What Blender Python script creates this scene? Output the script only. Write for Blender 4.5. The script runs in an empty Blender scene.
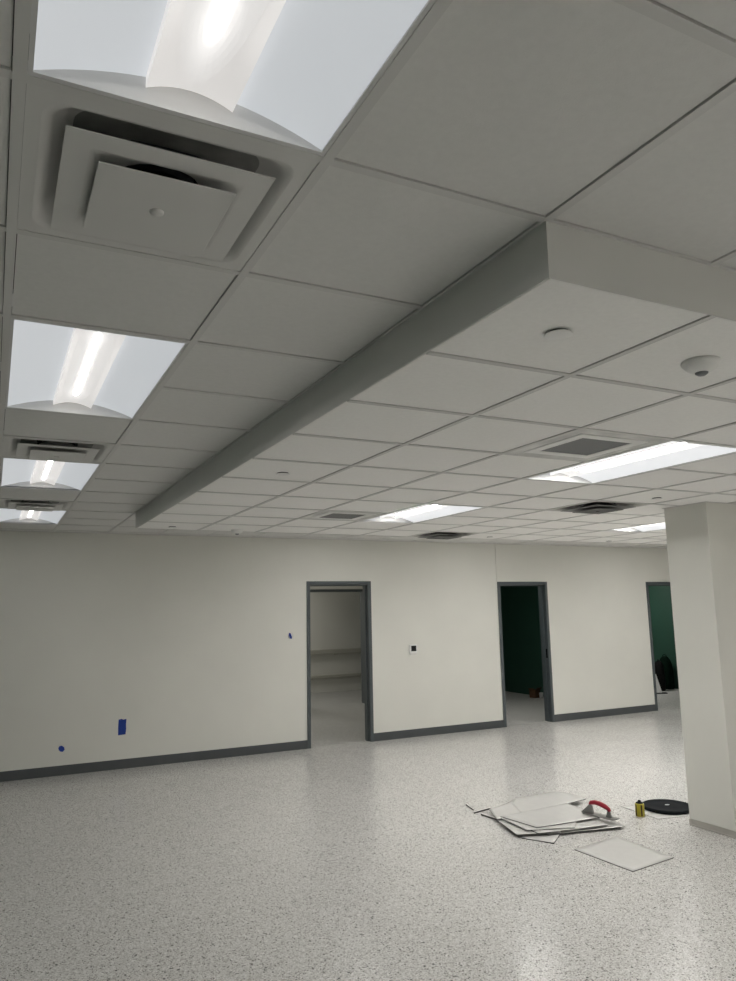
import bpy, bmesh, math, random
from mathutils import Vector, Matrix
random.seed(7)
sc = bpy.context.scene
COL = sc.collection

# ------------------------------------------------------------------ camera
FPX, PITCH, YAW, ROLL = 741.8, 0.158414, 0.467213, -0.01933
HC = 1.80
cy, sy, cp, sp = math.cos(YAW), math.sin(YAW), math.cos(PITCH), math.sin(PITCH)
FWD = Vector((sy*cp, cy*cp, sp)); _r = Vector((cy, -sy, 0)); _u = _r.cross(FWD)
RGT = math.cos(ROLL)*_r + math.sin(ROLL)*_u
UPV = -math.sin(ROLL)*_r + math.cos(ROLL)*_u
cam = bpy.data.cameras.new('camera'); camo = bpy.data.objects.new('camera', cam); COL.objects.link(camo)
m = Matrix((RGT, UPV, -FWD)).transposed().to_4x4(); m.translation = (0, 0, HC)
camo.matrix_world = m
cam.sensor_fit = 'HORIZONTAL'; cam.sensor_width = 36; cam.lens = 36*FPX/736; cam.clip_start = .02
sc.camera = camo
def onz(u, v, z):
    d = FWD + RGT*((u-368)/FPX) + UPV*((490.5-v)/FPX)
    t = (z-HC)/d.z
    return Vector((d.x*t, d.y*t, z))

# ------------------------------------------------------------------ dimensions
T = 0.6096
X0, Y0 = 0.60235, 1.36416
ZU, ZL = 2.769, 2.6166
D = 9.4806
WT = 0.15
XL, XR, YF = -1.0, 13.07, -5.0
def gx(i): return X0 + i*T
def gy(j): return Y0 + j*T

# ------------------------------------------------------------------ materials
def mat(name, color, rough=.5, metal=0, spec=.5):
    M = bpy.data.materials.new(name); M.use_nodes = True
    b = M.node_tree.nodes['Principled BSDF']
    b.inputs['Base Color'].default_value = (*color, 1)
    b.inputs['Roughness'].default_value = rough
    b.inputs['Metallic'].default_value = metal
    b.inputs['Specular IOR Level'].default_value = spec
    return M
def noisy(M, color, var, scale, bump=0, bscale=200, detail=4, dist=.002):
    nt = M.node_tree; b = nt.nodes['Principled BSDF']
    tc = nt.nodes.new('ShaderNodeTexCoord')
    n = nt.nodes.new('ShaderNodeTexNoise'); n.inputs['Scale'].default_value = scale; n.inputs['Detail'].default_value = detail
    nt.links.new(tc.outputs['Object'], n.inputs['Vector'])
    r = nt.nodes.new('ShaderNodeValToRGB')
    r.color_ramp.elements[0].position = .3; r.color_ramp.elements[1].position = .7
    r.color_ramp.elements[0].color = (*[c*(1-var) for c in color], 1)
    r.color_ramp.elements[1].color = (*[min(1, c*(1+var)) for c in color], 1)
    nt.links.new(n.outputs['Fac'], r.inputs['Fac']); nt.links.new(r.outputs['Color'], b.inputs['Base Color'])
    if bump:
        n2 = nt.nodes.new('ShaderNodeTexNoise'); n2.inputs['Scale'].default_value = bscale
        nt.links.new(tc.outputs['Object'], n2.inputs['Vector'])
        bp = nt.nodes.new('ShaderNodeBump'); bp.inputs['Strength'].default_value = bump; bp.inputs['Distance'].default_value = dist
        nt.links.new(n2.outputs['Fac'], bp.inputs['Height']); nt.links.new(bp.outputs['Normal'], b.inputs['Normal'])
    return M
def emis(name, color, emcol, strength, rough=.6):
    M = mat(name, color, rough)
    b = M.node_tree.nodes['Principled BSDF']
    b.inputs['Emission Color'].default_value = (*emcol, 1)
    b.inputs['Emission Strength'].default_value = strength
    return M

WALLC = (.80, .795, .74)
M_wall = noisy(mat('painted_wall', WALLC, .55, spec=.3), WALLC, .02, 1.6, .12, 160)
TILEC = (.95, .945, .918)
M_tile = noisy(mat('ceiling_tile', TILEC, .9, spec=.1), TILEC, .02, 55, .25, 260, 5)
UP_SHADE = (.76, .756, .735)  # same tile darkened: the upper ceiling's shade is put into its colour
M_tileshade = noisy(mat('shaded_ceiling_tile', UP_SHADE, .9, spec=.1), UP_SHADE, .02, 55, .25, 260, 5)
M_tee = mat('ceiling_tee', (.67, .665, .645), .5)
M_fascia = noisy(mat('fascia_paint', (.74, .735, .71), .6, spec=.25), (.74, .735, .71), .015, 3)
M_plenum = mat('plenum_dark', (.05, .05, .05), .9)
M_slate = noisy(mat('slate_frame_paint', (.082, .097, .103), .38), (.082, .097, .103), .03, 6)
M_base = noisy(mat('vinyl_base', (.074, .082, .086), .42), (.074, .082, .086), .05, 4)
M_white = mat('white_metal', (.84, .84, .82), .4)
M_panelw = mat('diffuser_white', (.68, .675, .655), .45)
M_recess = noisy(mat('recess_gray', (.30, .30, .29), .7), (.30, .30, .29), .35, 9)  # mottled grey for the upper part of the diffuser recess
M_dark = mat('dark_duct', (.02, .022, .025), .6)
M_grille = mat('grille_gray', (.22, .23, .24), .5)
M_housing = mat('light_housing', (.72, .72, .715), .6)
CORE_L, CORE_R, CORE_M, CORE_B = 42, 640, 275, 105
M_coreL = emis('led_core_dim', (.9, .9, .9), (1, .975, .94), CORE_L)
M_coreR = emis('led_core_bright', (.9, .9, .9), (1, .975, .94), CORE_R)
M_coreM = emis('led_core_mid', (.9, .9, .9), (1, .975, .94), CORE_M)
M_coreB = emis('led_core_back', (.9, .9, .9), (1, .975, .94), CORE_B)
M_bask = {0: emis('basket_dim', (.5, .5, .5), (1, .965, .94), .55), 1: emis('basket_bright', (.5, .5, .5), (1, .98, .96), .70)}
M_zone = {b: [emis('lens_zone_%d%d' % (b, k), (.5, .5, .5), (1, .975, .955), st) for k, st in enumerate(z)] for b, z in ((0, (.59, .64, .71, .80, .92)), (1, (.74, .78, .84, .92, 1.0)))}
M_side = {0: emis('lens_dim', (.45, .46, .48), (.92, .96, 1.0), .47), 1: emis('lens_bright', (.5, .5, .52), (.96, .98, 1.0), .68)}
M_green = noisy(mat('green_wall', (.020, .062, .042), .5), (.020, .062, .042), .05, 2)
M_black = mat('black_plastic', (.008, .010, .012), .8, spec=.12)
M_blackfab = noisy(mat('black_fabric', (.006, .006, .006), .9, spec=.05), (.01, .01, .01), .3, 30)
M_wallshadow = noisy(mat('wall_shadow', (.003, .010, .006), .9, spec=.05), (.003, .010, .006), .3, 20)  # near-black green of the shadow on the green wall
M_blue = noisy(mat('blue_tape', (.004, .040, .30), .6), (.004, .040, .30), .12, 25)
M_sheet = noisy(mat('sheet_face', (.645, .64, .618), .33), (.645, .64, .618), .03, 14)
M_sheetedge = mat('sheet_edge', (.09, .085, .08), .8)
M_red = mat('red_grip', (.33, .010, .03), .4)
M_steel = mat('trowel_metal', (.26, .26, .25), .4, .6)
M_yellow = noisy(mat('yellow_label', (.42, .36, .03), .4), (.42, .36, .03), .15, 40)
M_brown = noisy(mat('cardboard', (.075, .036, .015), .85), (.075, .036, .015), .3, 18)
M_paper = mat('white_paper', (.88, .88, .88), .7)
M_screen = mat('thermostat_screen', (.01, .011, .012), .15)
M_label = mat('pale_label', (.6, .62, .62), .5)
M_rail = noisy(mat('handrail_vinyl', (.50, .49, .43), .5), (.50, .49, .43), .03, 5)
M_gap = mat('raw_track', (.52, .50, .46), .6)

def floor_mat(name, base, warm=1.0, gloss=(.16, .262), chips=True):
    M = bpy.data.materials.new(name); M.use_nodes = True
    nt = M.node_tree; L = nt.links; b = nt.nodes['Principled BSDF']
    tc = nt.nodes.new('ShaderNodeTexCoord')
    def noise(s, d=3, r=.5):
        n = nt.nodes.new('ShaderNodeTexNoise'); n.inputs['Scale'].default_value = s; n.inputs['Detail'].default_value = d; n.inputs['Roughness'].default_value = r
        L.new(tc.outputs['Object'], n.inputs['Vector']); return n
    def ramp(src, p0, c0, p1, c1):
        r = nt.nodes.new('ShaderNodeValToRGB'); e = r.color_ramp.elements
        e[0].position, e[1].position = p0, p1
        e[0].color = (*c0, 1); e[1].color = (*c1, 1); L.new(src, r.inputs['Fac']); return r
    def mix(a, bb, fac, mode='MIX'):
        mx = nt.nodes.new('ShaderNodeMix'); mx.data_type = 'RGBA'; mx.blend_type = mode
        if isinstance(fac, (int, float)): mx.inputs['Factor'].default_value = fac
        else: L.new(fac, mx.inputs['Factor'])
        L.new(a, mx.inputs[6]); L.new(bb, mx.inputs[7]); return mx.outputs[2]
    bc = nt.nodes.new('ShaderNodeRGB'); bc.outputs[0].default_value = (*base, 1); c = bc.outputs[0]
    def chip(scale, thr, col, size=.42):
        v = nt.nodes.new('ShaderNodeTexVoronoi'); v.inputs['Scale'].default_value = scale
        L.new(tc.outputs['Object'], v.inputs['Vector'])
        sep = nt.nodes.new('ShaderNodeSeparateColor'); L.new(v.outputs['Color'], sep.inputs['Color'])
        g = nt.nodes.new('ShaderNodeMath'); g.operation = 'LESS_THAN'; L.new(sep.outputs['Red'], g.inputs[0]); g.inputs[1].default_value = thr
        d = nt.nodes.new('ShaderNodeMath'); d.operation = 'LESS_THAN'; L.new(v.outputs['Distance'], d.inputs[0]); d.inputs[1].default_value = size
        mm = nt.nodes.new('ShaderNodeMath'); mm.operation = 'MULTIPLY'; L.new(g.outputs[0], mm.inputs[0]); L.new(d.outputs[0], mm.inputs[1])
        cc = nt.nodes.new('ShaderNodeRGB'); cc.outputs[0].default_value = (*col, 1)
        return mm.outputs[0], cc.outputs[0]
    if chips:
        for scale, thr, col, size in ((170, .42, (.50, .49, .46), .6), (125, .24, (.36, .35, .33), .55), (95, .10, (.17, .165, .155), .5), (60, .025, (.08, .08, .078), .42), (140, .22, (.88, .87, .85), .55)):
            f, cc = chip(scale, thr, col, size); c = mix(c, cc, f)
    L.new(c, b.inputs['Base Color'])
    rn = noise(1.1, 2, .5)
    mr = nt.nodes.new('ShaderNodeMapRange'); L.new(rn.outputs['Fac'], mr.inputs['Value'])
    for k, v in (('From Min', .25), ('From Max', .75), ('To Min', gloss[0]), ('To Max', gloss[1])): mr.inputs[k].default_value = v
    L.new(mr.outputs['Result'], b.inputs['Roughness'])
    b.inputs['Specular IOR Level'].default_value = .5
    return M
M_floor = floor_mat('terrazzo_floor', (.70, .693, .674))
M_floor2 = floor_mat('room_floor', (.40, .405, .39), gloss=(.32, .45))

# ------------------------------------------------------------------ mesh helpers
def box(bm, x0, x1, y0, y1, z0, z1, mi=0):
    vs = [bm.verts.new(c) for c in ((x0,y0,z0),(x1,y0,z0),(x1,y1,z0),(x0,y1,z0),(x0,y0,z1),(x1,y0,z1),(x1,y1,z1),(x0,y1,z1))]
    for f in ((0,3,2,1),(4,5,6,7),(0,1,5,4),(1,2,6,5),(2,3,7,6),(3,0,4,7)):
        fc = bm.faces.new([vs[k] for k in f]); fc.material_index = mi
    return vs
def lathe(bm, prof, n=32, c=(0,0,0), mi=0, axis='Z', smooth=True):
    rings = []
    for r, z in prof:
        if r < 1e-6:
            rings.append([bm.verts.new((c[0], c[1], c[2]+z))]); continue
        rings.append([bm.verts.new((c[0]+r*math.cos(2*math.pi*k/n), c[1]+r*math.sin(2*math.pi*k/n), c[2]+z)) for k in range(n)])
    for a, b in zip(rings, rings[1:]):
        for k in range(n):
            k2 = (k+1) % n
            if len(a) == 1 and len(b) == 1: continue
            if len(a) == 1: f = bm.faces.new((a[0], b[k], b[k2]))
            elif len(b) == 1: f = bm.faces.new((a[k], b[0], a[k2]))
            else: f = bm.faces.new((a[k], b[k], b[k2], a[k2]))
            f.smooth = smooth; f.material_index = mi
def obj(name, bm, mats, parent=None, loc=(0,0,0), rot=None, bevel=0, recalc=True, autosmooth=False):
    if recalc: bmesh.ops.recalc_face_normals(bm, faces=bm.faces)
    me = bpy.data.meshes.new(name); bm.to_mesh(me); bm.free()
    if not isinstance(mats, (list, tuple)): mats = [mats]
    for M in mats: me.materials.append(M)
    o = bpy.data.objects.new(name, me); COL.objects.link(o); o.location = loc
    if rot: o.rotation_euler = rot
    if parent: o.parent = parent
    if bevel:
        md = o.modifiers.new('bevel', 'BEVEL'); md.width = bevel; md.segments = 2; md.limit_method = 'ANGLE'
    return o
def thing(name, label, cat, loc=(0,0,0), rz=0, group=None):
    o = bpy.data.objects.new(name, None); COL.objects.link(o); o.location = loc; o.rotation_euler = (0,0,rz)
    o.empty_display_size = .1
    tag(o, label, cat, group); return o
def tag(o, label, cat, group=None):
    o['label'] = label; o['category'] = cat
    if group: o['group'] = group
    return o
def struct(name, bm, mats, label=None, parent=None, bevel=0):
    o = obj(name, bm, mats, parent, bevel=bevel)
    o['kind'] = 'structure'
    if label: o['label'] = label
    return o
def kids(o): return [c for c in COL.objects if c.parent == o]
def dup(root, loc, label, group=None, rz=0):
    r = root.copy(); COL.objects.link(r); r.location = loc; r.rotation_euler = (0,0,rz); r['label'] = label
    if group: r['group'] = group
    for ch in kids(root):
        c = ch.copy(); COL.objects.link(c); c.parent = r
        for g in kids(ch):
            d = g.copy(); COL.objects.link(d); d.parent = c
    return r
def quadstrip(bm, rows, mi=0, smooth=True):
    vr = [[bm.verts.new(p) for p in row] for row in rows]
    for a, b in zip(vr, vr[1:]):
        for k in range(len(a)-1):
            f = bm.faces.new((a[k], a[k+1], b[k+1], b[k])); f.material_index = mi; f.smooth = smooth

# ------------------------------------------------------------------ room shell
bm = bmesh.new(); box(bm, XL-.2, XR+.2, YF-.2, D+.08, -.1, 0)
struct('floor', bm, M_floor, 'white speckled terrazzo floor of the big empty room')
bm = bmesh.new(); box(bm, XL-.2, XR+.2, D+.08, 16.0, -.1, 0)
struct('floor_beyond', bm, M_floor2, 'grey floor of the rooms beyond the doorways')['kind'] = 'structure'

DOORS = [(3.815, 4.795, 2.19), (6.998, 7.975, 2.18), (10.17, 11.15, 2.175)]   # outer edges of the steel frames
bm = bmesh.new()
a1, b1, h1 = DOORS[0]; a2, b2, h2 = DOORS[1]; a3, b3, h3 = DOORS[2]
SEAM = 6.990; SG = .004
for x0, x1, z0 in ((XL-.1, a1+.03, 0), (a1+.03, b1-.03, h1-.03), (b1-.03, SEAM-SG, 0), (SEAM+SG, b2-.03, h2-.03),
                   (b2-.03, a3+.03, 0), (a3+.03, b3-.03, h3-.03), (b3-.03, XR+.2, 0)):
    box(bm, x0, x1, D, D+WT, z0, 3.0)
box(bm, SEAM-SG, SEAM+SG, D+.012, D+WT, 0, 3.0)
box(bm, SEAM+SG, a2+.03, D, D+WT, 0, h2-.03)
struct('wall_back', bm, M_wall, 'long beige back wall with three doorways')
bm = bmesh.new(); box(bm, XL-.2, XL, YF, D, 0, 3.0); struct('wall_left_unseen', bm, M_green)  # unseen wall, set close and dark green to darken the left ceiling
bm = bmesh.new(); box(bm, XR, XR+.2, YF, D, 0, 3.0); struct('wall_right', bm, M_wall)
bm = bmesh.new(); box(bm, XL-.2, XR+.2, YF-.2, YF, 0, 3.0); struct('wall_front', bm, M_wall)
# base trim
for x0, x1 in ((XL, a1), (b1, a2), (b2, a3), (b3, XR)):
    bm = bmesh.new(); box(bm, x0, x1, D-.009, D, 0, .108)
    struct('baseboard_back', bm, M_base, bevel=.003)

# door frames (steel, open doorways)
for n, (a, b, h) in enumerate(DOORS, 1):
    root = bpy.data.objects.new('door_%d' % n, None); COL.objects.link(root); root.location = ((a+b)/2, D, 0)
    root['kind'] = 'structure'; root['label'] = ('grey steel door frame of the left doorway into a beige corridor',
        'grey steel door frame of the middle doorway into a dark green room',
        'grey steel door frame of the right doorway partly hidden by the pillar')[n-1]
    w = b-a; F = .05; y0, y1 = -.012, WT+.012
    bm = bmesh.new(); box(bm, -w/2, -w/2+F, y0, y1, 0, h); box(bm, w/2-F, w/2, y0, y1, 0, h); box(bm, -w/2+F, w/2-F, y0, y1, h-F, h)
    # door stop
    box(bm, -w/2+F, -w/2+F+.015, .05, .11, 0, h-F); box(bm, w/2-F-.015, w/2-F, .05, .11, 0, h-F); box(bm, -w/2+F+.015, w/2-F-.015, .05, .11, h-F-.015, h-F)
    fr = obj('frame', bm, M_slate, root, bevel=.002)
    if n == 2:
        bm = bmesh.new(); box(bm, w/2-F-.004, w/2-F+.001, .012, .045, .98, 1.12); obj('strike_plate', bm, M_black, fr)

# rooms beyond
RY = 13.25
bm = bmesh.new()
box(bm, 3.0, 5.29, RY, RY+.15, 0, 3.0); box(bm, 6.57, 6.78, RY, RY+.15, 0, 3.0); box(bm, 5.29, 6.57, RY, RY+.15, 2.18, 3.0)
struct('wall_vestibule', bm, M_wall, 'inner wall with a second doorway seen through the left doorway')
root = bpy.data.objects.new('door_4', None); COL.objects.link(root); root.location = (5.93, RY, 0); root['kind'] = 'structure'
root['label'] = 'second dark steel frame seen through the left doorway'
bm = bmesh.new(); w = 1.32; F = .05; h = 2.19
box(bm, -w/2, -w/2+F, -.012, .162, 0, h); box(bm, w/2-F, w/2, -.012, .162, 0, h); box(bm, -w/2+F, w/2-F, -.012, .162, h-F, h)
obj('frame', bm, M_slate, root, bevel=.002)
bm = bmesh.new(); box(bm, 2.85, 3.0, D+WT, RY+.15, 0, 3.0); struct('wall_vestibule_left', bm, M_wall)
bm = bmesh.new(); box(bm, 6.78, 6.93, D+WT, RY+.15, 0, 3.0); struct('wall_partition', bm, M_wall)
bm = bmesh.new(); box(bm, 2.0, 10.0, 15.55, 15.7, 0, 3.0); struct('wall_corridor', bm, M_wall, 'pale corridor wall with two rails seen through the left doorway')
bm = bmesh.new(); box(bm, 1.9, 2.0, RY, 15.7, 0, 3.0); struct('wall_corridor_left', bm, M_wall)
bm = bmesh.new(); box(bm, 6.93, 6.96, D+WT, 13.9, 0, 3.0); struct('wall_green_left', bm, M_green)
bm = bmesh.new(); box(bm, 9.96, 10.08, D+WT, 13.9, 0, 3.0); struct('wall_green', bm, M_green, 'dark green side wall in the middle doorway')
bm = bmesh.new(); box(bm, 13.13, 13.27, D+WT, 13.9, 0, 3.0); struct('wall_green_right', bm, M_green, 'green side wall in the right doorway')
bm = bmesh.new(); box(bm, 6.93, 13.27, 13.9, 14.0, 0, 3.0); struct('wall_green_back', bm, M_green)
bm = bmesh.new(); box(bm, 1.9, 13.27, D+WT, 16.0, 2.7, 2.8); struct('ceiling_beyond', bm, M_tile)

# rails on the corridor wall
for nm, z, hgt, out, lab in (('handrail', .83, .10, .05, 'upper beige handrail on the corridor wall beyond the left doorway'),
                             ('crash_rail', .30, .075, .025, 'lower beige crash rail on the corridor wall beyond the left doorway')):
    t = thing(nm, lab, 'rail', (6.6, 15.55, z))
    bm = bmesh.new(); box(bm, -2.2, 1.6, -.04-out, -.04 if out > .03 else 0, 0, hgt); obj('rail', bm, M_rail, t, bevel=.012)
    if out > .03:
        for xx in (-1.6, -.45, .35, 1.2):
            bm = bmesh.new(); box(bm, xx-.04, xx+.04, -.05, 0, -.02, .06); obj('bracket', bm, M_rail, t, bevel=.005)

# ------------------------------------------------------------------ ceiling
LIGHTS = [  # column, first row, level (0 upper, 1 lower), label
    (-1, -2, 0, 'nearest long troffer ceiling light, cut off by the top edge of the photo'),
    (-1, 2, 0, 'second troffer ceiling light in the left row, beyond the near air diffuser'),
    (-1, 6, 0, 'third troffer ceiling light in the left row, just beyond the middle air diffuser'),
    (-1, 10, 0, 'small far troffer ceiling light of the left row, next to the back wall'),
    (4, 2, 1, 'large troffer ceiling light in the lowered ceiling beside the near return grille'),
    (4, 6, 1, 'troffer ceiling light in the lowered ceiling beside the far return grille'),
    (9, 6, 1, 'troffer ceiling light in the lowered ceiling partly hidden behind the pillar'),
    (5, 10, 0, 'troffer ceiling light by the back wall, hidden above the far edge of the lowered ceiling'),
    (9, 10, 0, 'troffer ceiling light by the back wall, hidden above the lowered ceiling near the middle doorway'),
    (14, 10, 0, 'troffer ceiling light by the back wall near the right doorway, hidden by the lowered ceiling'),
    (14, 6, 1, 'added unseen troffer ceiling light at the far right of the lowered ceiling, outside the photo'),  # from here on unseen troffers, added to brighten the room
    (14, 2, 1, 'added unseen troffer ceiling light at the near right of the lowered ceiling, outside the photo'),
    (-1, -6, 0, 'added unseen troffer ceiling light of the left row behind the viewpoint'),
    (4, -6, 0, 'added unseen troffer ceiling light behind the viewpoint, right of the left row'),
    (4, -10, 0, 'added unseen troffer ceiling light farthest behind the viewpoint'),
    (9, -6, 0, 'added unseen troffer ceiling light behind the viewpoint at the right'),
]
DIFF = [(-1, 0, 0, 'near square white air diffuser with stepped plates beside the nearest ceiling light'),
        (-1, 5, 0, 'middle square air diffuser between the second and third lights of the left row'),
        (-1, 9, 0, 'far square air diffuser between the third and last lights of the left row'),
        (6, 5, 1, 'dark-centered air diffuser in the lowered ceiling left of the pillar top'),
        (6, 9, 1, 'small dark air diffuser in the lowered ceiling nearest the back wall')]
RET = [(3, 2, 1, 'near return air grille with dark square core beside the large lowered light'),
       (3, 7, 1, 'far return air grille with dark square core beside the far lowered light')]
occ = {0: set(), 1: set()}
for i, j, l, _ in LIGHTS: occ[l] |= {(i, j), (i, j+1)}
for i, j, l, _ in DIFF + RET: occ[l].add((i, j))
IMIN, IMAX = -13, 21
JMIN, JMAX = -12, 14
SR = 20   # last column of the lowered ceiling
def insoffit(i, j): return 1 <= i < SR+5 and 0 <= j < 10
TW, TH, SLOT, UPT = .012, .03, .0022, .005
def ceiling_mesh(level, z):
    bm = bmesh.new()
    inside = (lambda i, j: insoffit(i, j)) if level else (lambda i, j: not insoffit(i, j))
    cl = lambda x, y: (max(XL, min(XR, x)), max(YF, min(D, y)))
    for i in range(IMIN, IMAX):
        for j in range(JMIN, JMAX):
            if not inside(i, j): continue
            xa, ya = cl(gx(i)+TW+SLOT, gy(j)+TW+SLOT); xb, yb = cl(gx(i+1)-TW-SLOT, gy(j+1)-TW-SLOT)
            if xb-xa < .01 or yb-ya < .01: continue
            if (i, j) not in occ[level]: box(bm, xa, xb, ya, yb, z+UPT, z+UPT+.016, 0)
    # tees along columns, then rows, as runs
    def run(cells, mk):
        s = None
        for k, on in cells:
            if on and s is None: s = k
            if not on and s is not None: mk(s, k); s = None
        if s is not None: mk(s, cells[-1][0]+1)
    skipx = lambda i, j: (i-1, j) in occ[level] and (i, j) in occ[level] and False
    for i in range(IMIN, IMAX+1):
        cells = [(j, inside(i, j) or inside(i-1, j)) for j in range(JMIN, JMAX)]
        def mk(s, e, i=i):
            xa, ya = cl(gx(i)-TW, gy(s)); xb, yb = cl(gx(i)+TW, gy(e))
            if level == 1 and i == 1: return
            if xb-xa > .001 and yb-ya > .001: box(bm, xa, xb, ya, yb, z, z+TH, 1)
        run(cells, mk)
    lightrow = lambda i, j: any(ii == i and jj+1 == j and l == level for ii, jj, l, _ in LIGHTS)
    for j in range(JMIN, JMAX+1):
        for i in range(IMIN, IMAX):
            if not (inside(i, j) or inside(i, j-1)) or lightrow(i, j): continue
            if level == 1 and j == 0: continue
            xa, ya = cl(gx(i)+TW, gy(j)-TW); xb, yb = cl(gx(i+1)-TW, gy(j)+TW)
            if xb-xa > .001 and yb-ya > .001: box(bm, xa, xb, ya, yb, z+.0004, z+TH, 1)
    # deck over the grid
    if level == 1: box(bm, gx(1), XR, gy(0), gy(10), z+.13, z+.14, 2)
    else: box(bm, XL, XR, YF, D, z+.2, z+.21, 2)
    return bm
o = struct('ceiling', ceiling_mesh(0, ZU), [M_tileshade, M_tee, M_plenum], 'upper suspended ceiling of square white tiles in a tee grid')
o = struct('soffit', ceiling_mesh(1, ZL), [M_tile, M_tee, M_plenum], 'lowered section of suspended ceiling with square white tiles')
bm = bmesh.new()
ft = .004
box(bm, gx(1)-.002, gx(1)-.002+ft, gy(0)-.002, gy(10)+.002, ZL-.001, ZU+.004)
box(bm, gx(1)-.002+ft, XR, gy(0)-.002, gy(0)-.002+ft, ZL-.001, ZU+.004)
box(bm, gx(1)-.002+ft, XR, gy(10)+.002-ft, gy(10)+.002, ZL-.001, ZU+.004)
struct('trim_1', bm, M_fascia, 'grey fascia around the lowered ceiling')
bm = bmesh.new()
box(bm, XL, XR, D-.022, D-.0005, ZU-.001, ZU+.004); box(bm, XL, XL+.022, YF, D, ZU-.001, ZU+.004)
struct('trim_2', bm, M_tee, 'thin wall angle where the ceiling meets the walls')

# troffer ceiling lights
HW, HL_ = T/2-.0125, T-.0125
def arch(x): return .004 + .058*(1-(x/.285)**2)
def make_light(kind, loc, label):
    bright = min(kind, 1); core = (M_coreL, M_coreR, M_coreM, M_coreB)[kind]
    t = thing('ceiling_light', label, 'ceiling light', loc, 0, 'troffer ceiling lights')
    bm = bmesh.new()
    ex, ey = .283, HL_-.012
    # flange around the opening
    for x0, x1, y0, y1 in ((-HW, -ex, -HL_, HL_), (ex, HW, -HL_, HL_), (-ex, ex, -HL_, -ey), (-ex, ex, ey, HL_)):
        box(bm, x0, x1, y0, y1, 0.001, .012)
    # end plates filling the arch
    xs = [-.283+.566*k/24 for k in range(25)]
    for s in (-1, 1):
        quadstrip(bm, [[(x, s*ey, .004) for x in xs], [(x, s*(ey+.0), arch(x)+.004) for x in xs]], smooth=False)
    # back box
    box(bm, -HW, HW, -HL_, HL_, .085, .10)
    obj('housing', bm, M_housing, t)
    ys = (-ey, ey)
    for s in (-1, 1):
        bm = bmesh.new()
        xs = [s*(.086+(.283-.086)*k/12) for k in range(13)]
        quadstrip(bm, [[(x, y, arch(x)) for x in xs] for y in ys])
        obj('side_lens', bm, M_side[bright], t)
    bm = bmesh.new()
    bz = lambda x: .034 + .021*(1-(abs(x)/.086)**2)
    for s in (-1, 1):
        xs = [s*.086*k/9 for k in range(10)]
        quadstrip(bm, [[(x, y, bz(x)) for x in xs] for y in ys])
        quadstrip(bm, [[(s*.086, y, .034), (s*.086, y, arch(.086)+.001)] for y in ys], smooth=False)
    obj('center_basket', bm, M_bask[bright], t)
    def zone(hw, gap, z, nm, M):
        bm = bmesh.new(); yy = ey-gap; pts = []
        for k in range(17):
            a = math.pi*k/16; pts.append((hw*math.cos(a), yy-hw*5+hw*5*math.sin(a)))
        for k in range(17):
            a = math.pi+math.pi*k/16; pts.append((hw*math.cos(a), -yy+hw*5+hw*5*math.sin(a)))
        zz = (lambda x: bz(abs(x))-z)
        ring = [bm.verts.new((x, y, zz(x))) for x, y in pts]
        n = len(ring)//2
        mid = [(bm.verts.new((0, y, zz(0)))) for x, y in pts[:17]]
        # two halves folded along the basket ridge
        top, botm = ring[:17], ring[17:]
        cT = bm.verts.new((0, yy-hw*5, zz(0))); cB = bm.verts.new((0, -yy+hw*5, zz(0)))
        for v in mid: bm.verts.remove(v)
        for k in range(16):
            bm.faces.new((cT, top[k], top[k+1])); bm.faces.new((cB, botm[k], botm[k+1]))
        bm.faces.new((cT, cB, botm[16], top[0])); bm.faces.new((cT, top[16], botm[0], cB))
        obj(nm, bm, M, t, recalc=True)
    for q, (hw, gap) in enumerate(((.066, .03), (.054, .055), (.042, .08), (.031, .105), (.021, .13))):
        zone(hw, gap, .0008*(q+1), 'lens_zone', M_zone[bright][q])
    zone(.0125, .15, .0052, 'lamp_strip', core)
    return t
first = {}
for i, j, l, lab in LIGHTS:
    loc = (gx(i)+T/2, gy(j)+T, ZL if l else ZU)
    l = 0 if i < 0 else (3 if j == 10 else 2 if (i, j) in ((4, 2), (4, 6), (9, -6)) else 1)
    if l not in first: first[l] = make_light(l, loc, lab)
    else: dup(first[l], loc, lab, 'troffer ceiling lights')

# square plaque diffusers
def darkcenter_mat(name, outer_col, inner_col, r0, r1):  # inner colour around the middle, outer colour beyond, edge broken by noise
    M = mat(name, outer_col, .6); nt = M.node_tree; L = nt.links
    tc = nt.nodes.new('ShaderNodeTexCoord'); ln = nt.nodes.new('ShaderNodeVectorMath'); ln.operation = 'LENGTH'
    L.new(tc.outputs['Object'], ln.inputs[0])
    n = nt.nodes.new('ShaderNodeTexNoise'); n.inputs['Scale'].default_value = 7; L.new(tc.outputs['Object'], n.inputs['Vector'])
    ma = nt.nodes.new('ShaderNodeMath'); ma.operation = 'MULTIPLY_ADD'; L.new(n.outputs['Fac'], ma.inputs[0]); ma.inputs[1].default_value = .16; L.new(ln.outputs['Value'], ma.inputs[2])
    r = nt.nodes.new('ShaderNodeValToRGB'); e = r.color_ramp.elements
    e[0].position, e[1].position = r0, r1; e[0].color = (*inner_col, 1); e[1].color = (*outer_col, 1)
    L.new(ma.outputs[0], r.inputs['Fac']); L.new(r.outputs['Color'], nt.nodes['Principled BSDF'].inputs['Base Color'])
    return M
M_darkpanel = darkcenter_mat('dark_center_panel', (.62, .61, .57), (.05, .05, .05), .30, .45)
M_darkplate = darkcenter_mat('dark_center_plate', (.22, .22, .21), (.05, .05, .05), .18, .36)
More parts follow.
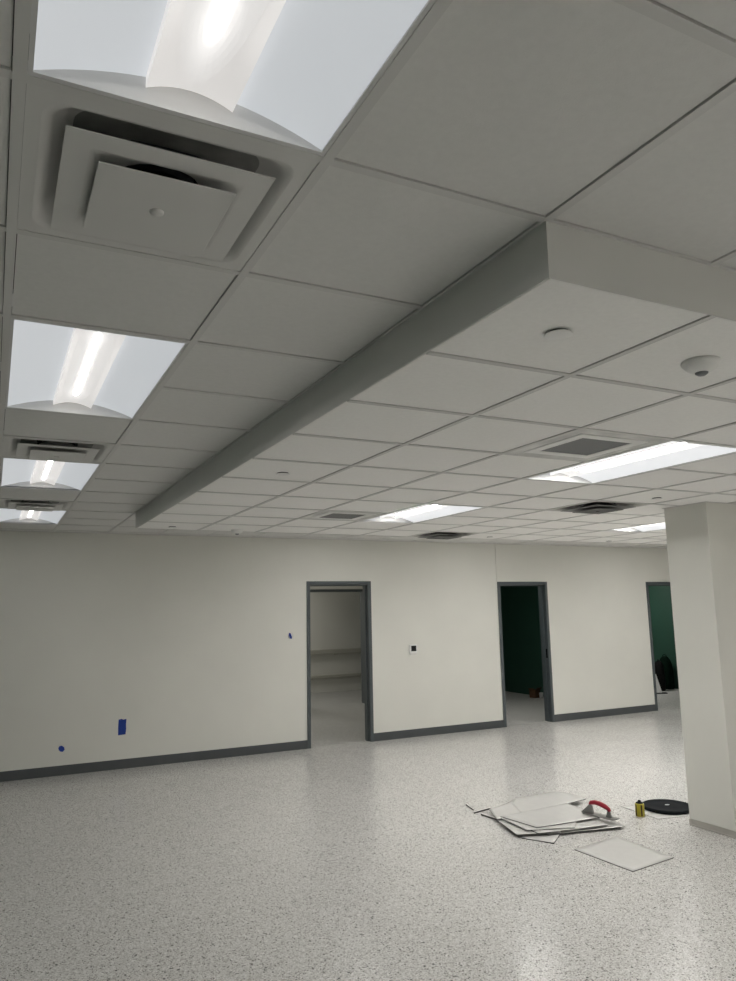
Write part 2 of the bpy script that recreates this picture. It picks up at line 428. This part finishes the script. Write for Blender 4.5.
def sqring(bm, r0, z0, r1, z1, n=6, rad0=0, rad1=0, mi=0, smooth=False):
    def loop(r, rad, z):
        pts = []
        for qx, qy, a0 in ((1, 1, 0), (-1, 1, 90), (-1, -1, 180), (1, -1, 270)):
            for k in range(n+1):
                a = math.radians(a0+90*k/n)
                pts.append((qx*(r-rad)+rad*math.cos(a), qy*(r-rad)+rad*math.sin(a), z))
        return [bm.verts.new(p) for p in pts]
    A, B = loop(r0, rad0, z0), loop(r1, rad1, z1)
    for k in range(len(A)):
        k2 = (k+1) % len(A)
        try:
            f = bm.faces.new((A[k], A[k2], B[k2], B[k])); f.material_index = mi; f.smooth = smooth
        except ValueError: pass
def make_diff(loc, label, darkened):
    t = thing('air_diffuser', label, 'air diffuser', loc, 0, 'square supply air diffusers')
    bm = bmesh.new(); R = T/2-.0125
    sqring(bm, R, .002, R, .03); sqring(bm, R, .002, .262, .002, rad1=.05, rad0=.0005)
    prof = [(.262, .002), (.247, .008), (.235, .022), (.222, .036), (.20, .048), (.165, .056), (.13, .06), (.112, .062)]
    for (ra, za), (rb, zb) in zip(prof, prof[1:]): sqring(bm, ra, za, rb, zb, rad0=.05, rad1=.05, mi=1 if za > .04 else 0, smooth=True)
    bmesh.ops.remove_doubles(bm, verts=bm.verts, dist=1e-5)
    plm = M_darkplate if darkened else M_panelw
    obj('face_panel', bm, [M_darkpanel, M_dark] if darkened else [M_panelw, M_recess], t)
    bm = bmesh.new(); lathe(bm, [(.115, .055), (.115, .19), (0, .19)], 28); obj('duct_collar', bm, M_dark, t)
    bm = bmesh.new()
    ro = .218
    sqring(bm, ro, -.016, ro, -.013); sqring(bm, ro, -.016, .166, -.016, rad1=.01)
    pr = [(.166, -.016, .01), (.155, -.013, .02), (.142, -.005, .045), (.125, .006, .08), (.108, .018, .10), (.098, .032, .0979)]
    for (ra, za, qa), (rb, zb, qb) in zip(pr, pr[1:]): sqring(bm, ra, za, rb, zb, rad0=qa, rad1=qb, smooth=True)
    sqring(bm, ro, -.013, .168, -.0125, rad1=.01)
    for (ra, za, qa), (rb, zb, qb) in zip(pr, pr[1:]): sqring(bm, ra+.002, za+.003, rb+.002, zb+.003, rad0=qa, rad1=qb, smooth=True)
    bmesh.ops.remove_doubles(bm, verts=bm.verts, dist=1e-5)
    pl = obj('outer_plate', bm, plm, t)
    for sx in (-1, 1):
        for s2 in (-1, 1):
            bm = bmesh.new(); box(bm, sx*.10-.005, sx*.10+.005, s2*.10-.005, s2*.10+.005, .02, .10); obj('hanger', bm, M_dark, pl)
    bm = bmesh.new(); box(bm, -.149, .149, -.149, .149, -.034, -.030); cp_ = obj('center_plate', bm, plm, t, bevel=.002)
    bm = bmesh.new(); lathe(bm, [(0, -.039), (.012, -.039), (.016, -.0365), (.017, -.0335)], 20); obj('button', bm, plm, cp_)
    bm = bmesh.new(); lathe(bm, [(.06, .035), (.085, .055), (.06, .075)], 20)
    obj('damper', bm, M_dark, cp_)
    return t
fd = {}
for i, j, l, lab in DIFF:
    loc = (gx(i)+T/2, gy(j)+T/2, ZL if l else ZU)
    if l not in fd: fd[l] = make_diff(loc, lab, l)
    else: dup(fd[l], loc, lab, 'square supply air diffusers')

# return grilles
M_retpanel = noisy(mat('grille_panel', (.62, .62, .60), .4, .15), (.62, .62, .60), .38, 3.2)  # mottling stands in for shadow and reflection on sloped panel sides
M_perf = mat('perforated_gray', (.15, .155, .16), .6)
nt = M_perf.node_tree; tc = nt.nodes.new('ShaderNodeTexCoord'); vo = nt.nodes.new('ShaderNodeTexVoronoi'); vo.inputs['Scale'].default_value = 160; vo.inputs['Randomness'].default_value = 0
nt.links.new(tc.outputs['Object'], vo.inputs['Vector']); rp = nt.nodes.new('ShaderNodeValToRGB'); rp.color_ramp.elements[0].position = .3; rp.color_ramp.elements[1].position = .4
rp.color_ramp.elements[0].color = (.03, .03, .032, 1); rp.color_ramp.elements[1].color = (.19, .195, .2, 1)
nt.links.new(vo.outputs['Distance'], rp.inputs['Fac']); nt.links.new(rp.outputs['Color'], nt.nodes['Principled BSDF'].inputs['Base Color'])
def make_ret(loc, label):
    t = thing('return_grille', label, 'return grille', loc, 0, 'return air grilles')
    bm = bmesh.new(); R = T/2-.0125
    sqring(bm, R, .002, R, .03); sqring(bm, R, .002, .2255, .003); sqring(bm, .2255, .003, .2255, .03)
    bmesh.ops.remove_doubles(bm, verts=bm.verts, dist=1e-5)
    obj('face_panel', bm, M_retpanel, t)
    bm = bmesh.new()
    sqring(bm, .225, -.001, .165, -.001); sqring(bm, .225, -.001, .225, .02); sqring(bm, .165, -.001, .165, .01)
    bmesh.ops.remove_doubles(bm, verts=bm.verts, dist=1e-5)
    obj('core_frame', bm, M_white, t)
    bm = bmesh.new()
    box(bm, -.1645, .1645, -.1645, .1645, .002, .006)
    obj('perforated_core', bm, M_perf, t)
    return t
fr_ = None
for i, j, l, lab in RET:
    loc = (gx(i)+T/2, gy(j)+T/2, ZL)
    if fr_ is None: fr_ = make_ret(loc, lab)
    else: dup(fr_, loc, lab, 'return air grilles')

# concealed sprinkler covers
CAPS = [((1.47, .49), 'largest round white sprinkler cover, in the nearest tile of the lowered ceiling'),
        ((1.52, 4.60), 'round white sprinkler cover in the left column of the lowered ceiling, halfway to the wall'),
        ((1.5, 9.60), 'tiny round sprinkler cover near the far left corner of the lowered ceiling'),
        ((6.63, 4.57), 'round sprinkler cover in the lowered ceiling just left of the pillar top'),
        ((7.64, 9.62), 'tiny sprinkler cover near the back wall, right of the small dark diffuser'),
        ((10.83, 9.7), 'tiny sprinkler cover near the back wall, left of the right doorway')]
fc = None
for (ci, cj), lab in CAPS:
    loc = (gx(ci), gy(cj), ZL+UPT)
    if fc is None:
        fc = thing('sprinkler_cover', lab, 'sprinkler cover', loc, 0, 'concealed sprinkler covers')
        bm = bmesh.new(); lathe(bm, [(0, -.009), (.040, -.009), (.0425, -.0082), (.0425, -.006), (0, -.006)], 40); obj('cap', bm, M_white, fc)
        bm = bmesh.new(); lathe(bm, [(.034, -.006), (.034, .004), (0, .004)], 32); obj('collar', bm, M_dark, fc)
    else: dup(fc, loc, lab, 'concealed sprinkler covers')
# occupancy sensors
fs = None
for (ci, cj), lab in (((2.52, .51), 'round white ceiling sensor with a small dark lens, right of the largest sprinkler cover'),
                      ((2.6, 9.75), 'tiny round white ceiling sensor far away near the back wall')):
    loc = (gx(ci), gy(cj), ZL+UPT)
    if fs is None:
        fs = thing('occupancy_sensor', lab, 'ceiling sensor', loc, 0, 'ceiling sensors')
        bm = bmesh.new(); lathe(bm, [(.062, .0), (.064, -.006), (.062, -.014), (.052, -.026), (.036, -.036), (.022, -.041), (0, -.042)], 40); obj('dome', bm, M_white, fs)
        bm = bmesh.new(); lathe(bm, [(.022, -.0405), (.021, -.045), (.012, -.051), (0, -.053)], 28); obj('lens', bm, M_grille, fs)
    else: dup(fs, loc, lab, 'ceiling sensors')

# ------------------------------------------------------------------ pillar
px0, px1, py0, py1 = 5.215, 5.80, 4.162, 4.592
bm = bmesh.new()
box(bm, px0, px1, py0, py1, .052, ZL+.02)
pil = struct('pillar', bm, M_wall, 'square beige pillar at the right edge', bevel=.003)
bm = bmesh.new()
box(bm, px0+.006, px1-.006, py0+.006, py1-.006, .002, .052)
box(bm, px0-.002, px0+.006, py0-.002, py1, 0.001, .010); box(bm, px0-.002, px1, py0-.002, py0+.006, .001, .010)
box(bm, px0-.003, px0+.003, py0-.003, py0+.012, .001, .052); box(bm, px0-.003, px0+.003, py1-.012, py1+.003, .001, .05)
obj('base_track', bm, M_gap, pil)
bm = bmesh.new(); box(bm, px0-.014, px1+.014, py0-.014, py1+.014, ZL-.0008, ZL+.004)
obj('ceiling_angle', bm, M_tee, pil)

# ------------------------------------------------------------------ wall items
t = thing('thermostat', 'small white wall thermostat with black screen between the left and middle doorways', 'thermostat', (5.455, D, 1.222))
bm = bmesh.new(); box(bm, -.063, .063, -.022, 0, -.062, .062); obj('body', bm, M_white, t, bevel=.008)
bm = bmesh.new(); box(bm, -.036, .046, -.024, -.021, -.034, .044); obj('screen', bm, M_screen, t)
bm = bmesh.new(); box(bm, -.05, .05, -.016, 0, -.082, -.06); obj('backplate', bm, M_fascia, t, bevel=.003)
def tape(verts, label, thick=.0015, loc=(0,0,0)):
    bm = bmesh.new()
    f = [bm.verts.new((x, -.0004-thick, z)) for x, z in verts]; bk = [bm.verts.new((x, -.0002, z)) for x, z in verts]
    bm.faces.new(f); bm.faces.new(bk[::-1])
    for k in range(len(f)): bm.faces.new((f[k], bk[k], bk[(k+1) % len(f)], f[(k+1) % len(f)]))
    return tag(obj('tape_patch', bm, M_blue, loc=loc), label, 'tape', 'blue tape on the back wall')
tape([(-.044, -.092), (.040, -.089), (.046, -.03), (.043, .03), (.047, .088), (.012, .083), (-.01, .092), (-.043, .086), (-.046, .0)],
     'upright rectangle of blue painters tape low on the wall left of the left doorway', loc=(1.457, D, .476))
tape([(-.032, .012), (-.02, .032), (.006, .034), (.03, .014), (.036, -.012), (.018, -.034), (-.008, -.03), (-.026, -.012)],
     'small round dab of blue tape on the wall just above the base trim', loc=(.795, D, .29))
tb = tape([(-.018, .038), (.004, .036), (.026, -.02), (.022, -.042), (-.004, -.034), (-.02, .01)],
     'tiny slanted scrap of blue tape on a white patch just left of the left doorway', loc=(3.578, D, 1.467))
bm = bmesh.new()
lathe(bm, [(0, 0), (.034, 0), (.036, .0003), (0, .0003)], 20)
po = obj('spackle_patch', bm, M_paper, tb, rot=(math.pi/2, 0, 0), loc=(.004, 0, -.002))

# ------------------------------------------------------------------ things on the floor
def sheet(corners, z, label, lift=(0,0,0,0), thick=.005, n=10, group='thin white sheets on the floor', name='board_sheet', sag=0):
    """corners: 4 pixel positions on the floor plane, near-left, near-right, far-right, far-left"""
    P = [onz(u, v, z) for u, v in corners]
    c = sum(P, Vector())/4; c.z = 0
    bm = bmesh.new()
    top, bot = [], []
    for a in range(n+1):
        s = a/n; rt, rb = [], []
        for b in range(n+1):
            q = b/n
            p = (P[0]*(1-s)+P[1]*s)*(1-q) + (P[3]*(1-s)+P[2]*s)*q
            l0, l1, l2, l3 = lift
            w = lambda x: max(0, x)**2
            h = l0*w(1-s)*w(1-q) + l1*w(s)*w(1-q) + l2*w(s)*w(q) + l3*w(1-s)*w(q) + sag*(1-4*(q-.5)**2)*s
            rt.append(bm.verts.new((p.x-c.x, p.y-c.y, z+h+thick))); rb.append(bm.verts.new((p.x-c.x, p.y-c.y, z+h)))
        top.append(rt); bot.append(rb)
    for a in range(n):
        for b in range(n):
            f = bm.faces.new((top[a][b], top[a+1][b], top[a+1][b+1], top[a][b+1])); f.smooth = True
            f = bm.faces.new((bot[a][b], bot[a][b+1], bot[a+1][b+1], bot[a+1][b])); f.material_index = 1
    for a in range(n):
        for e in (0, n):
            f = bm.faces.new((top[a][e], bot[a][e], bot[a+1][e], top[a+1][e])); f.material_index = 1
            f = bm.faces.new((top[e][a], top[e][a+1], bot[e][a+1], bot[e][a])); f.material_index = 1
    return tag(obj(name, bm, [M_sheet, M_sheetedge], loc=c), label, 'sheet', group)
Z = .0008
sheet([(521.5, 838.5), (554, 844), (563, 831), (530, 828)], Z, 'small white sheet at the very front of the scattered pile', thick=.007, lift=(0, 0, .004, .004))
sheet([(548, 835), (625, 827.5), (607, 815), (524, 825)], .0135, 'long white sheet low in the pile, its right end sticking out farthest', thick=.004, lift=(0, .004, 0, 0))
sheet([(517, 835.5), (560, 833), (585, 812), (498, 821.5)], .0225, 'white sheet low in the pile, sticking out at its left front', thick=.006, lift=(.0, 0, 0, .0))
sheet([(538.5, 834), (608, 826), (590, 812), (503, 818.5)], .0295, 'white sheet directly under the topmost one, its front edge showing', thick=.005, lift=(0, .004, 0, 0))
sheet([(527, 830.5), (575, 828), (578, 812), (501, 818.5)], .039, 'white sheet in the pile peeking out left under the topmost one', thick=.003)
sheet([(537, 828), (601, 818.3), (567, 803.5), (500.5, 817)], .0435, 'topmost white sheet of the scattered pile, beside the red-handled trowel', thick=.005, lift=(0, .004, 0, 0), sag=.003)
sheet([(503, 817), (586, 803), (557, 793), (513, 799)], .008, 'white sheet at the back of the pile with a raised curled edge', thick=.006, lift=(0, .03, .012, 0), sag=.018)
sheet([(497, 819.8), (522, 813), (512, 802), (489, 809.5)], .0075+.018, 'shiny white sheet at the left back of the pile', thick=.003)
sheet([(474, 813.8), (490.5, 809.3), (490.1, 808.8), (473.6, 813.3)], Z, 'narrow offcut strip at the left end of the pile', thick=.013)
sheet([(473.3, 810.6), (474, 810.2), (466.5, 805), (465.8, 805.3)], Z, 'tiny dark offcut lying farthest left of the pile', thick=.012)
sheet([(481, 815.4), (496.5, 820.4), (497, 819.6), (482, 814.4)], Z, 'narrow offcut wedged under the shiny sheet at the left of the pile', thick=.014)
sheet([(633, 872), (674, 858), (616, 836.5), (574.5, 850)], Z, 'single white sheet lying flat alone in front of the pile', thick=.004)
sheet([(658, 819.3), (688, 816), (652, 803.5), (621, 806.7)], Z, 'single white sheet lying flat under the yellow can and the black disc', thick=.002)

# hand float with red grip
A = onz(581.4, 811.5, .056); B = onz(617, 820, .056)
d = (B-A); Lf = d.length; ang = math.atan2(d.y, d.x)
t = thing('hand_trowel', 'grey metal trowel with a red handle resting on the pile of white sheets', 'trowel', ((A.x+B.x)/2, (A.y+B.y)/2, .0563), ang)
bm = bmesh.new()
vs = []
for z in (0, .005):
    vs.append([bm.verts.new((x, y, z)) for x, y in ((-Lf/2, 0), (-Lf/2+.05, -.05), (Lf/2-.01, -.05), (Lf/2, -.04), (Lf/2, .04), (Lf/2-.01, .05), (-Lf/2+.05, .05))])
bm.faces.new(vs[0][::-1]); bm.faces.new(vs[1])
for k in range(7): bm.faces.new((vs[0][k], vs[0][(k+1) % 7], vs[1][(k+1) % 7], vs[1][k]))
obj('blade', bm, M_steel, t, bevel=.0012)
def tube(bm, pts, rad, n=10):
    rings = []
    for k, p in enumerate(pts):
        p = Vector(p); tn = (Vector(pts[min(k+1, len(pts)-1)])-Vector(pts[max(k-1, 0)])).normalized()
        s = tn.cross(Vector((0, 1, 0))).normalized(); w = tn.cross(s)
        r = rad[k] if isinstance(rad, (list, tuple)) else rad
        rings.append([bm.verts.new(p+s*r*math.cos(2*math.pi*q/n)+w*r*math.sin(2*math.pi*q/n)) for q in range(n)])
    for a, b in zip(rings, rings[1:]):
        for q in range(n):
            f = bm.faces.new((a[q], b[q], b[(q+1) % n], a[(q+1) % n])); f.smooth = True
    bm.faces.new(rings[0]); bm.faces.new(rings[-1][::-1])
bm = bmesh.new()
quad = [(-.165, .004), (-.05, .004), (-.062, .085), (-.078, .085)]
f0 = [bm.verts.new((x, -.009, z)) for x, z in quad]; f1 = [bm.verts.new((x, .009, z)) for x, z in quad]
bm.faces.new(f0); bm.faces.new(f1[::-1])
for k in range(4): bm.faces.new((f0[k], f1[k], f1[(k+1) % 4], f0[(k+1) % 4]))
obj('mounting_post', bm, M_steel, t, bevel=.002)
bm = bmesh.new()
quad = [(.075, .004), (.125, .004), (.108, .06), (.09, .06)]
f0 = [bm.verts.new((x, -.009, z)) for x, z in quad]; f1 = [bm.verts.new((x, .009, z)) for x, z in quad]
bm.faces.new(f0); bm.faces.new(f1[::-1])
for k in range(4): bm.faces.new((f0[k], f1[k], f1[(k+1) % 4], f0[(k+1) % 4]))
obj('mounting_post', bm, M_steel, t, bevel=.002)
bm = bmesh.new()
tube(bm, [(-.085, 0, .078), (-.07, 0, .092), (-.03, 0, .100), (.02, 0, .097), (.07, 0, .084), (.10, 0, .068), (.112, 0, .052)], [.011, .016, .019, .020, .019, .016, .012], 14)
obj('grip', bm, M_red, t)

# yellow can
c = onz(640.3, 816.2, 0)
t = thing('spray_can', 'small yellow can with a dark cap standing on the floor by the black disc', 'can', (c.x, c.y, .003))
R = .038
bm = bmesh.new(); lathe(bm, [(0, 0), (R-.003, 0), (R, .003), (R, .098), (R-.004, .104), (0, .104)], 32); obj('body', bm, M_yellow, t)
bm = bmesh.new(); lathe(bm, [(.03, .104), (.031, .107), (.02, .114), (.013, .117), (.013, .126), (.011, .128), (0, .128)], 24); obj('cap', bm, M_black, t)
bm = bmesh.new()
for k in range(5):
    a0 = k*2*math.pi/5+.35
    rows = [[((R+.0006)*math.cos(a0+.05*q), (R+.0006)*math.sin(a0+.05*q), z) for q in range(8)] for z in (.006, .096)]
    quadstrip(bm, rows)
obj('label_band', bm, M_brown, t)

# black disc
c = onz(667.3, 807.2, .015)
t = thing('disc_lid', 'flat round black plastic disc with a small pale label, lying behind the pillar foot', 'lid', (c.x, c.y, .0035))
bm = bmesh.new(); lathe(bm, [(0, .0), (.20, .0), (.212, .004), (.217, .014), (.215, .026), (.207, .031), (.198, .029), (.19, .026), (.10, .031), (0, .033)], 64); obj('disc', bm, M_black, t)
bm = bmesh.new(); lathe(bm, [(0, .0334), (.018, .0331), (.018, .031)], 24)
for v in bm.verts: v.co.y *= .9; v.co.x *= 1.3
obj('label_sticker', bm, M_label, t)

# in the rooms beyond
t = thing('cardboard_box', 'small brown cardboard box on the floor by the dark green wall in the middle doorway', 'box', (9.74, 12.12, 0), .3)
bm = bmesh.new()
for x0, x1, y0, y1 in ((-.085, -.081, -.07, .07), (.081, .085, -.07, .07), (-.081, .081, -.07, -.066), (-.081, .081, .066, .07)): box(bm, x0, x1, y0, y1, 0, .15)
box(bm, -.081, .081, -.066, .066, .001, .005)
obj('body', bm, M_brown, t)
bm = bmesh.new()
vs = [bm.verts.new(p) for p in ((-.083, -.07, .15), (.083, -.07, .15), (.08, -.12, .20), (-.08, -.12, .20))]; bm.faces.new(vs)
vs = [bm.verts.new(p) for p in ((-.085, -.07, .15), (-.085, .07, .15), (-.125, .07, .19), (-.125, -.07, .19))]; bm.faces.new(vs)
fl = obj('flap', bm, M_brown, t); md = fl.modifiers.new('solid', 'SOLIDIFY'); md.thickness = .003
t = thing('paper_cup', 'small white cup on the floor right of the brown box in the middle doorway', 'cup', (9.80, 12.0, 0))
bm = bmesh.new(); lathe(bm, [(0, .002), (.032, 0), (.043, .10), (.045, .101), (.040, .10), (.030, .006), (0, .006)], 24); obj('cup', bm, M_paper, t)

def bag(name, label, cat, loc, w, dpt, h, M, rz, seed):
    rnd = random.Random(seed)
    t = thing(name, label, cat, loc, rz)
    bm = bmesh.new(); rings = []; n = 20
    for zz, s in ((0, .86), (.04, .97), (.3, 1.0), (.55, .98), (.75, .88), (.88, .68), (.96, .42), (1.0, .16)):
        ring = []
        for k in range(n):
            a = 2*math.pi*k/n; ca, sa = math.cos(a), math.sin(a)
            e = .55
            x = math.copysign(abs(ca)**e, ca)*w/2*s*(1+rnd.uniform(-.03, .03)); y = math.copysign(abs(sa)**e, sa)*dpt/2*(s*.7+.3)*(1+rnd.uniform(-.03, .03))
            ring.append(bm.verts.new((x, y, zz*h)))
        rings.append(ring)
    for a, b in zip(rings, rings[1:]):
        for k in range(n):
            f = bm.faces.new((a[k], a[(k+1) % n], b[(k+1) % n], b[k])); f.smooth = True
    bm.faces.new(rings[0][::-1]); bm.faces.new(rings[-1])
    b_ = obj('body', bm, M, t)
    bm = bmesh.new(); tube(bm, [(-.05, 0, h-.02), (-.045, 0, h+.02), (0, 0, h+.035), (.045, 0, h+.02), (.05, 0, h-.02)], .008, 8); obj('handle', bm, M, t)
    return t
def at_floor_x(u, v, x):
    d = FWD + RGT*((u-368)/FPX) + UPV*((490.5-v)/FPX); s = x/d.x
    return Vector((x, d.y*s, 0))
p = at_floor_x(660.3, 690, 12.6); bag('tool_bag', 'black rounded bag standing behind the white board in the right doorway', 'bag', (p.x, p.y, 0), .26, .22, .60, M_blackfab, .6, 1)
p = at_floor_x(667.0, 688, 12.95); bag('shadow_shape', 'dark shape standing in for a shadow on the green wall in the right doorway', 'bag', (p.x, p.y, 0), .32, .2, .68, M_wallshadow, math.pi/2, 2)  # solid bag form stands in for the shadow on the wall
p = at_floor_x(660.0, 691.3, 12.15)
t = thing('white_board', 'narrow white board leaning on the black bag in the right doorway', 'board', (p.x, p.y, 0), -.47)
bm = bmesh.new()
vs = [bm.verts.new(q) for q in ((-.07, 0, .02), (.045, 0, .02), (-.02, .10, .38), (-.07, .10, .38), (-.07, .02, .02), (.045, .02, .02), (-.02, .12, .38), (-.07, .12, .38))]
for f in ((0,1,2,3),(7,6,5,4),(0,4,5,1),(1,5,6,2),(2,6,7,3),(3,7,4,0)): bm.faces.new([vs[k] for k in f])
obj('panel', bm, M_paper, t)
bm = bmesh.new(); box(bm, -.09, .14, -.03, .06, 0, .02); obj('base', bm, M_black, t)

# ------------------------------------------------------------------ unseen lamps added to light the rooms beyond
def area(name, loc, sx, sy_, power, col=(1, .97, .92)):
    l = bpy.data.lights.new(name, 'AREA'); l.shape = 'RECTANGLE'; l.size = sx; l.size_y = sy_; l.energy = power; l.color = col
    o = bpy.data.objects.new(name, l); COL.objects.link(o); o.location = loc
    return o
area('vestibule_fill', (4.2, 11.6, 2.66), .6, 1.2, 15)
area('corridor_fill', (4.9, 14.6, 2.66), .6, .6, 18)
area('green_room_fill', (11.7, 12.0, 2.66), .6, .6, 40)
area('dark_room_fill', (7.6, 10.7, 2.66), .6, .6, 20)

# ------------------------------------------------------------------ world + colour
w = bpy.data.worlds.new('world'); sc.world = w; w.use_nodes = True
w.node_tree.nodes['Background'].inputs['Color'].default_value = (.02, .02, .02, 1)
sc.view_settings.view_transform = 'Standard'; sc.view_settings.look = 'None'
sc.view_settings.gamma = 1; sc.view_settings.use_curve_mapping = False
sc.view_settings.exposure = 0
